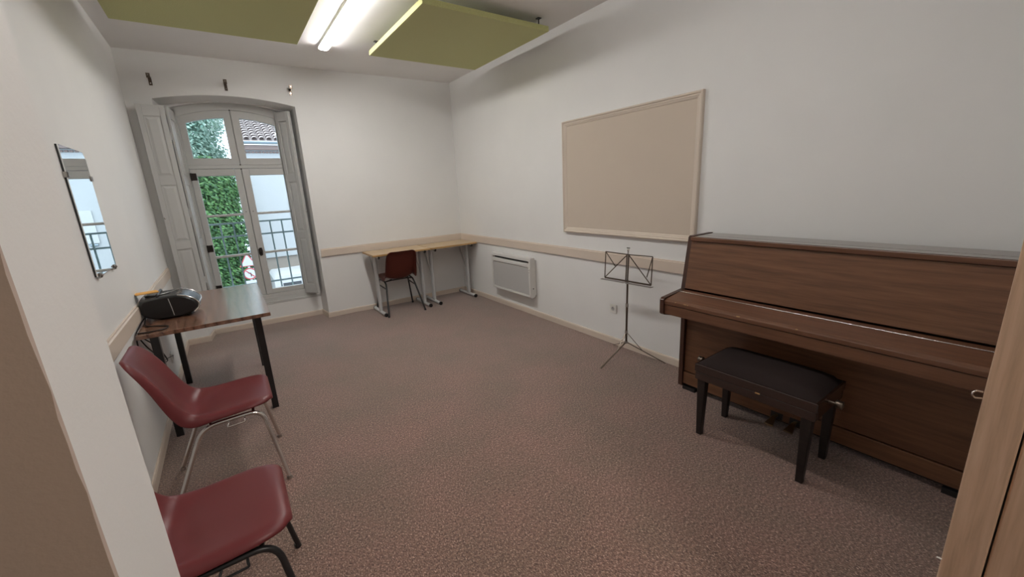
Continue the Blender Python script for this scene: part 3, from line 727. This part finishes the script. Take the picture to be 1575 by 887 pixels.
# ------------------------------------------------------------------ beech desks on T-feet
def make_desk(label, x0, x1, y0=-.525, y1=-.035, h=.842):
    o = ((x0 + x1) / 2, (y0 + y1) / 2, 0)
    r = thing('desk', label, 'desk', o, group='beech desks in the corner')
    t = MB(o); t.box(x0 + .003, x1 - .003, y0 + .003, y1, h - .022, h); t.build('tabletop', m_beech, r, bevel=.002)
    t = MB(o); t.box(x0, x1, y0 - .003, y0 + .0025, h - .024, h - .0005); t.box(x0, x0 + .0028, y0 + .003, y1, h - .024, h - .0005); t.box(x1 - .0028, x1, y0 + .003, y1, h - .024, h - .0005); t.build('edge_band', m_beeche, r, bevel=.002)
    for s_, xx in ((1, x0 + .075), (-1, x1 - .075)):
        yc = (y0 + y1) / 2 - .03
        t = MB(o); t.tube([(xx, y0 + .015, .027), (xx, y1 - .01, .027)], .023, 14); ft = t.build('foot_bar', m_greym, r)
        for ya, yb in ((y0 - .002, y0 + .0145), (y1 - .0095, y1 + .004)):
            t = MB(o); t.cyl((xx, ya, .026), (xx, yb, .026), .026, 14); t.build('end_cap', m_blackp, ft)
        t = MB(o)
        prof = [(.024 * cos(a), .042 * sin(a)) for a in [2 * pi * k / 16 for k in range(16)]]
        t.loft([(xx + p, yc + q, .045) for p, q in prof], [(xx + p, yc + q, h - .045) for p, q in prof], smooth=True); t.build('column', m_greym, r)
        t = MB(o); t.box(xx - .014, xx + .014, y0 + .05, y1 - .03, h - .047, h - .0225); t.build('top_bracket', m_greym, r, bevel=.003)
        t = MB(o); t.bar((xx, yc + .03, .42), (xx, y1 - .04, h - .05), .018, .008); t.build('brace', m_greym, r)
        t = MB(o); t.tube([(xx + .0, y0 + .055, h - .052), (xx, y0 + .02, h - .052), (xx, y0 + .01, h - .04), (xx, y0 + .02, h - .028)], .012, 10, flat=.8); t.build('bag_hook', m_blackp, r)
    t = MB(o); t.box(x0 + .1, x1 - .1, (y0 + y1) / 2 + .02, (y0 + y1) / 2 + .045, h - .075, h - .0225); t.build('cross_rail', m_greym, r, bevel=.003)
    return r
make_desk('beech-topped desk with grey steel T-feet in the corner against the right wall', -.765, -.030)
d2 = make_desk('beech-topped desk with grey steel T-feet behind the rust-brown chair', -1.565, -.772)

# ------------------------------------------------------------------ walnut table
tx0, tx1, ty0, ty1, tz = -3.617, -2.88, -2.43, -1.10, .81
o = ((tx0 + tx1) / 2, (ty0 + ty1) / 2, 0)
r = thing('walnut_table', 'walnut laminate table with black steel legs along the left wall, under the radio', 'table', o)
t = MB(o); t.box(tx0, tx1, ty0, ty1, tz - .026, tz); t.build('tabletop', m_walnut, r, bevel=.002)
t = MB(o); t.box(tx0 + .05, tx1 - .10, ty0 + .20, ty0 + .225, tz - .046, tz - .0265); t.box(tx0 + .05, tx1 - .10, ty1 - .225, ty1 - .20, tz - .046, tz - .0265)
t.box(tx0 + .05, tx0 + .075, ty0 + .225, ty1 - .225, tz - .046, tz - .0265); t.box(tx1 - .125, tx1 - .10, ty0 + .225, ty1 - .225, tz - .046, tz - .0265)
t.build('apron_frame', m_blackm, r)
for (fx, fy), (hx, hy) in (((-2.962, -2.25), (-2.962, -2.30)), ((-2.962, -1.21), (-2.965, -1.23)), ((-3.56, -1.215), (-3.55, -1.23)), ((-3.56, -2.25), (-3.55, -2.30))):
    t = MB(o); q = .022; t.loft([(fx - q, fy - q, 0), (fx + q, fy - q, 0), (fx + q, fy + q, 0), (fx - q, fy + q, 0)], [(hx - q, hy - q, tz - .0265), (hx + q, hy - q, tz - .0265), (hx + q, hy + q, tz - .0265), (hx - q, hy + q, tz - .0265)])
    t.build('leg', m_blackm, r, bevel=.003)

# ------------------------------------------------------------------ radio on the table
ro = (-3.455, -1.93, tz)
r = thing('portable_radio', 'rounded black portable CD radio with chrome rim on the walnut table', 'radio', ro)
SEC = [(-.168, .06), (-.172, .125), (-.160, .152), (-.11, .162), (-.03, .166), (.05, .163), (.105, .147), (.145, .118), (.166, .085), (.160, .052), (.125, .024), (.06, .006), (-.05, .005), (-.115, .014), (-.152, .034)]
def rsec(y, k): return [((x + .01) * k - .01, y, .08 + (z - .08) * k) for x, z in SEC]
t = MB(); ys = [(-.150, .86), (-.146, .93), (-.135, .975), (-.11, 1.), (0, 1.02), (.11, 1.), (.135, .975), (.146, .93), (.150, .86)]
rings = [rsec(y_, k_) for y_, k_ in ys]; N = len(SEC); vs = [p for q in rings for p in q]
t.add(vs, [(i * N + a, i * N + (a + 1) % N, (i + 1) * N + (a + 1) % N, (i + 1) * N + a) for i in range(len(ys) - 1) for a in range(N)], True)
t.add(rings[0], [tuple(range(N))]); t.add(rings[-1], [tuple(range(N))])
body = t.build('housing', m_blackp, r)
def sm_path(k, yy, grow=1.012, n=5):
    P_ = [Vector((p[0] * grow, yy, .08 + (p[2] - .08) * grow)) for p in rsec(yy, 1.)]
    return [P_[i] for i in k]
for yy in (-.138, .138):
    t = MB(); t.tube(fillet(sm_path((5, 6, 7, 8, 9, 10), yy, .985), .03, 3), .0055, 8); t.build('chrome_rim', m_chrome, r)
t = MB(); t.tube([Vector((.163, -.132, .088)), Vector((.171, 0, .088)), Vector((.163, .132, .088))], .006, 8); t.build('front_strip', m_chrome, r)
t = MB(); t.tube([Vector((.010, -.1505, .024)), Vector((.006, -.1515, .08)), Vector((-.002, -.1505, .148))], .0022, 6); t.build('seam', m_grille, r)
t = MB(); t.cyl((-.07, 0, .160), (-.07, 0, .170), .075, 28); t.build('disc_lid', m_blackp, r)
t = MB(); t.tube([Vector((-.07 + .062 * cos(a), .062 * sin(a), .171)) for a in [2 * pi * k / 24 for k in range(24)]], .002, 6, closed=True); t.build('lid_ring', m_steel, r)
for k in range(5):
    t = MB(); t.cyl((.05 + .01 * (k % 2), -.07 + k * .035, .158), (.05 + .01 * (k % 2), -.07 + k * .035, .169), .011, 12); t.build('button', m_steel, r)
t = MB(); hd = fillet([(-.06, -.12, .158), (-.06, -.12, .178), (-.06, .12, .178), (-.06, .12, .158)], .01, 3); t.tube(hd, .008, 8); t.build('handle', m_blackp, r)
t = MB(); t.cyl((-.02, -.09, .176), (.08, .09, .176), .0022, 6); t.build('aerial', m_chrome, r)
for k in range(4):
    t = MB(); t.cyl((-.18, 0, .0), (-.181, 0, .0), .001, 3)
for sx_, sy_ in ((-1, -1), (1, -1), (1, 1), (-1, 1)):
    t = MB(); t.cyl((sx_ * .07, sy_ * .06, 0), (sx_ * .07, sy_ * .06, .008), .012, 10); t.build('foot', m_blackp, r)
t = MB(); t.obox((0, 0, 0), (.062, .012, .0), (-.012, .045, 0), (0, 0, .0025)); 
t.build('card_sleeve', m_orange, loc=(ro[0] - .125, ro[1] - .02, tz + .1895), label='orange card sleeve lying on top of the black radio', cat='card sleeve')

# power lead
t = MB(ro)
def cab(pts, rad=.0042): t.tube(fillet(pts, .05, 5), rad, 8)
cab([(-3.60, -1.98, .845), (-3.625 + .02, -2.03, .90), (-3.60, -2.08, .845), (-3.60, -2.20, .8145), (-3.52, -2.25, .8145), (-3.46, -2.30, .8145), (-3.47, -2.37, .8145), (-3.54, -2.39, .8145), (-3.612, -2.37, .8145)])
cab([(-3.58, -1.95, .87), (-3.62, -2.10, .83), (-3.630, -2.34, .80), (-3.632, -2.36, .60), (-3.632, -2.1, .42), (-3.632, -1.6, .38), (-3.625, -1.25, .30)])
cab([(-3.628, -2.33, .80), (-3.60, -2.30, .70), (-3.58, -2.15, .58), (-3.60, -2.0, .50), (-3.625, -1.7, .42)])
cab([(-3.628, -2.30, .79), (-3.56, -2.20, .66), (-3.54, -2.10, .52), (-3.60, -1.9, .44), (-3.628, -1.6, .40)])
t.build('power_lead', m_blackp, r)
# grey cable box behind the radio
t = MB(); t.box(W_ + .0215, W_ + .05, -2.02, -1.90, .86, .935); 
t.build('wall_adapter', m_greym, bevel=.006, label='small grey adapter on the beige rail behind the radio', cat='adapter')

# ------------------------------------------------------------------ outside
VR = .70
r = wthing('balcony_railing', 'grey-green steel balcony railing outside the window', 'railing', -2.76, VR)
O = (-2.76, VR, 0)
for z in (1.325, 1.155, .49):
    t = MB(O); t.box(-3.5, -2.0, VR - .008, VR + .008, z - .011, z + .011); t.build('rail', m_rail, r)
for k in range(-6, 6):
    x_ = -2.756 + (k + .5) * .1405
    t = MB(O); t.box(x_ - .009, x_ + .009, VR - .009, VR + .009, .30, 1.32); t.build('baluster', m_rail, r)
for x_ in (-3.5, -2.0):
    t = MB(O); t.box(x_ - .012, x_ + .012, .502, VR + .012, 1.31, 1.335); t.box(x_ - .012, x_ + .012, .502, VR + .012, .48, .50); t.build('bracket', m_rail, r)
b = MB(); b.box(-3.6, -1.9, .50, .62, .20, .262); b.build('trim_4', m_plaster, kind='structure', rz=WR)

G = -3.0
b = MB(); b.box(-30, 30, .75, 40, G - .2, G); b.build('ground_street', m_asph, kind='structure')

# pale house with tiled roof
HO = (2.5, 12, G)
r = thing('pale_house', 'pale rendered house with a clay tiled roof across the street', 'house', HO)
hx0, hx1, hy0, hy1 = -2.15, 9.0, 12.0, 17.0
t = MB(HO)
t.box(hx0, hx1, hy0, hy1, -.42, 3.02); t.build('upper_wall', m_plaster, r)
t = MB(HO); t.box(hx0, hx1, hy0 + .02, hy1, G, -.42); t.build('lower_wall', m_beige, r)
t = MB(HO); t.box(hx0 - .05, hx1, hy0 - .12, hy0 + .02, -.52, -.36); t.build('string_course', m_plaster, r)
t = MB(HO); t.box(hx0 - .08, hx1 + .2, hy0 - .30, hy0 + .05, 3.34, 3.50); t.build('eave_board', m_eave, r)
t = MB(HO); t.box(hx0 - .05, hx1, hy0 - .06, hy0 + .1, 3.02, 3.34); t.build('cornice', m_plaster, r)
t = MB(HO)
for k in range(100): t.box(hx0 + k * .11, hx0 + k * .11 + .075, hy0 - .12, hy0 - .055, 3.24, 3.30)
t.build('dentil_band', m_eave, r)
t = MB(HO)
for k in range(7): 
    a0, a1 = pi + pi * k / 7, pi + pi * (k + 1) / 7
    t.loft([(hx0 - .1, hy0 - .42 + .09 * cos(a0), 3.60 + .09 * sin(a0)), (hx0 - .1, hy0 - .42 + .09 * cos(a1), 3.60 + .09 * sin(a1)), (hx0 - .1, hy0 - .42 + .075 * cos(a1), 3.60 + .075 * sin(a1)), (hx0 - .1, hy0 - .42 + .075 * cos(a0), 3.60 + .075 * sin(a0))],
           [(hx1 + .3, hy0 - .42 + .09 * cos(a0), 3.60 + .09 * sin(a0)), (hx1 + .3, hy0 - .42 + .09 * cos(a1), 3.60 + .09 * sin(a1)), (hx1 + .3, hy0 - .42 + .075 * cos(a1), 3.60 + .075 * sin(a1)), (hx1 + .3, hy0 - .42 + .075 * cos(a0), 3.60 + .075 * sin(a0))])
t.build('gutter', m_gutter, r)
t = MB(HO)                                    # canal tiles
sl_ = radians(24); pw = .23; rows = 24; rl = .27
ex_, ey_, ez_ = hx0 - .1, hy0 - .42, 3.64
t.add([(ex_, ey_, ez_ - .02), (hx1 + .3, ey_, ez_ - .02), (hx1 + .3, ey_ + rows * rl * cos(sl_), ez_ - .02 + rows * rl * sin(sl_)), (ex_, ey_ + rows * rl * cos(sl_), ez_ - .02 + rows * rl * sin(sl_))], [(0, 1, 2, 3)])
for c_ in range(int((hx1 + .6 - hx0) / pw)):
    xc_ = ex_ + (c_ + .5) * pw
    for k in range(rows):
        s0, s1 = k * rl, (k + 1) * rl + .02; ja = random.uniform(-.008, .008)
        A = []; B = []
        for q in range(7):
            a = pi * q / 6; r0, r1 = .098, .080
            A.append((xc_ + ja + r0 * cos(a), ey_ + s0 * cos(sl_) - sin(sl_) * r0 * sin(a) * .8, ez_ + s0 * sin(sl_) + r0 * sin(a) * .8 + .03))
            B.append((xc_ + ja + r1 * cos(a), ey_ + s1 * cos(sl_) - sin(sl_) * r1 * sin(a) * .8, ez_ + s1 * sin(sl_) + r1 * sin(a) * .8))
        t.add(A + B, [(q, q + 1, q + 8, q + 7) for q in range(6)], True)
t.build('tiled_roof', m_roof, r)
def hwin(x0, x1, z0, z1):
    t = MB(HO); y_ = hy0 - .03
    t.box(x0 - .1, x0, y_, hy0 + .03, z0 - .1, z1 + .1); t.box(x1, x1 + .1, y_, hy0 + .03, z0 - .1, z1 + .1); t.box(x0, x1, y_, hy0 + .03, z1, z1 + .1); t.box(x0 - .15, x1 + .15, y_ - .05, hy0 + .03, z0 - .12, z0)
    f = t.build('window', m_signw, r)
    t = MB(HO); t.box(x0, x1, hy0 - .012, hy0 - .001, z0, z1); t.build('pane', m_dglass, f)
    t = MB(HO); t.box((x0 + x1) / 2 - .03, (x0 + x1) / 2 + .03, hy0 - .03, hy0 - .013, z0, z1); t.box(x0, x1, hy0 - .03, hy0 - .013, (z0 + z1) / 2 - .03, (z0 + z1) / 2 + .03); t.build('glazing_bar', m_signw, f)
t = MB(HO); t.box(-.93, -.40, hy0 - .04, hy0 - .001, .55, 1.55); t.build('shutter', m_signw, r, bevel=.01)
t = MB(HO); t.cyl((-.88, hy0 - .05, .50), (-.70, hy0 - .05, .50), .04, 8); t.build('lamp_arm', m_gutter, r)
hwin(.05, .95, .35, 1.75); hwin(3.0, 3.9, .35, 1.75); hwin(5.6, 6.5, .35, 1.75)
hwin(3.0, 4.2, -2.1, -.9); hwin(6.0, 7.2, -2.1, -.9)
t = MB(HO); t.box(-.9, 1.9, hy0 - .1, hy0 + .019, -2.6, -1.1); t.build('shop_front', m_dglass, r)

# white van below
VO = (-.75, 9.4, G)
r = thing('white_van', 'white van parked in the street below the pale house', 'van', VO)
vz = -.80
t = MB(VO); t.prism_y([(-2.08, G + .3), (1.6, G + .3), (1.9, G + .7), (1.85, G + 1.2), (1.2, G + 1.35), (.75, vz), (-2.0, vz), (-2.08, vz - .1)], 9.0, 10.8); t.build('body', m_signw, r, bevel=.05)
for a, c_ in ((-1.85, -1.32), (-1.22, -.65), (-.55, .0), (.1, .7)):
    t = MB(VO); t.box(a, c_, 8.985, 8.999, vz - .42, vz - .24); t.build('side_window', m_dglass, r)
    t = MB(VO); t.box(a, c_, 8.985, 8.999, vz - .68, vz - .46); t.build('side_panel', m_grille, r)
for x_ in (-1.4, 1.1):
    for y_ in (9.02, 10.6):
        t = MB(VO); t.cyl((x_, y_ - .04, G + .33), (x_, y_ + .16, G + .33), .33, 20); t.build('wheel', m_blackp, r)

# traffic sign post
SO = (-2.672, 9.5, G); 
r = thing('traffic_sign', 'traffic sign post with a white triangle above a red-ringed round sign outside the window', 'traffic sign', SO)
t = MB(SO); t.cyl((SO[0], SO[1] + .03, G), (SO[0], SO[1] + .03, .0), .035, 10); t.build('post', m_greym, r)
def disc(cx, cz, r0, y0, y1, n=28): return [(cx + r0 * cos(2 * pi * k / n), y0, cz + r0 * sin(2 * pi * k / n)) for k in range(n)], [(cx + r0 * cos(2 * pi * k / n), y1, cz + r0 * sin(2 * pi * k / n)) for k in range(n)]
cx_, cz_, rr_ = SO[0] - .0, -.66, .185; Y_ = 9.5
t = MB(SO); t.loft(*disc(cx_, cz_, rr_, Y_ - .02, Y_)); t.build('round_plate', m_signw, r)
t = MB(SO)
n = 28
for k in range(n):
    a0, a1 = 2 * pi * k / n, 2 * pi * (k + 1) / n
    t.add([(cx_ + rr_ * cos(a0), Y_ - .023, cz_ + rr_ * sin(a0)), (cx_ + rr_ * cos(a1), Y_ - .023, cz_ + rr_ * sin(a1)), (cx_ + rr_ * .82 * cos(a1), Y_ - .023, cz_ + rr_ * .82 * sin(a1)), (cx_ + rr_ * .82 * cos(a0), Y_ - .023, cz_ + rr_ * .82 * sin(a0))], [(0, 1, 2, 3)])
t.bar((cx_ - .10, Y_ - .022, cz_ + .10), (cx_ + .10, Y_ - .022, cz_ - .10), .03, .004, (0, 1, 0)); t.build('red_ring', m_redp, r)
t = MB(SO); t.tube([(cx_ + .02, Y_ - .0235, cz_ - .09), (cx_ + .02, Y_ - .0235, cz_ + .02), (cx_ - .05, Y_ - .0235, cz_ + .03)], .012, 6); t.build('arrow', m_blackp, r)
tri = [(cx_ - .24, -.42), (cx_ + .24, -.42), (cx_, .02)]
t = MB(SO); t.prism_y(tri, Y_ - .02, Y_); t.build('triangle_plate', m_redp, r)
t = MB(SO); t.prism_y([(cx_ - .195, -.398), (cx_ + .195, -.398), (cx_, -.038)], Y_ - .025, Y_ - .0205); t.build('triangle_face', m_greym, r)
t = MB(SO); t.box(cx_ - .17, cx_ + .17, Y_ - .02, Y_, -1.22, -.88); t.build('lower_plate', m_signw, r)

# foliage
def foliage(blobs, n, size, seed):
    rnd = random.Random(seed); t = MB(); tot = sum(b_[3] ** 2 for b_ in blobs); vs = []; fs = []
    for bx, by, bz, br in blobs:
        for _ in range(int(n * br * br / tot)):
            d = Vector((rnd.gauss(0, 1), rnd.gauss(0, 1), rnd.gauss(0, 1))).normalized()
            rad = br * (1 - .35 * rnd.random() ** 1.5)
            c_ = Vector((bx, by, bz)) + d * rad
            nrm = (d + Vector((rnd.gauss(0, .5), rnd.gauss(0, .5), rnd.gauss(0, .5) + .3))).normalized()
            a = nrm.cross(Vector((rnd.random(), rnd.random(), rnd.random()))).normalized(); b_ = nrm.cross(a)
            s_ = size * rnd.uniform(.6, 1.3); i = len(vs)
            vs += [c_ - a * s_, c_ - b_ * s_ * .5 + nrm * s_ * .1, c_ + a * s_, c_ + b_ * s_ * .5 + nrm * s_ * .1]; fs.append((i, i + 1, i + 2, i + 3))
    t.add(vs, fs); return t
TO = (-4.6, 11.0, G)
r = thing('ivy_bush', 'tall dense dark green bush outside the left half of the window', 'bush', TO)
bl = []
rnd = random.Random(3)
for k in range(130):
    z = G + .4 + rnd.random() * 5.0; q = rnd.uniform(.5, .9); bl.append((-2.40 - q * .95 - 3.6 * rnd.random() ** 1.8, rnd.uniform(10.8, 12.0), z, q))
t = foliage(bl, 110000, .062, 5); t.o = Vector(TO); t.v = [x - Vector(TO) for x in t.v]; t.build('foliage', m_leafd, r, fix=False)
t = MB(TO); t.tube([(-4.6, 11.4, G), (-4.6, 11.4, -1), (-4.5, 11.5, 1.5)], [.16, .12, .06], 10); t.build('trunk', m_bark, r)
TO = (-4.5, 19.2, G)
r = thing('pale_tree', 'tall pale green tree behind the dark bush, seen in the upper left pane', 'tree', TO)
bl = []
for k in range(130):
    bl.append((-3.0 - 6.0 * rnd.random() ** 1.8, 19.2 + rnd.uniform(-.8, 2.0), rnd.uniform(1.2, 7.4), rnd.uniform(.7, 1.05)))
t = foliage(bl, 70000, .085, 9); t.v = [x - Vector(TO) for x in t.v]; t.build('foliage', m_leafl, r, fix=False)
t = MB(TO); t.tube([(-4.5, 19.2, G), (-4.5, 19.3, 0), (-4.3, 19.3, 3)], [.3, .24, .1], 10); t.build('trunk', m_bark, r)
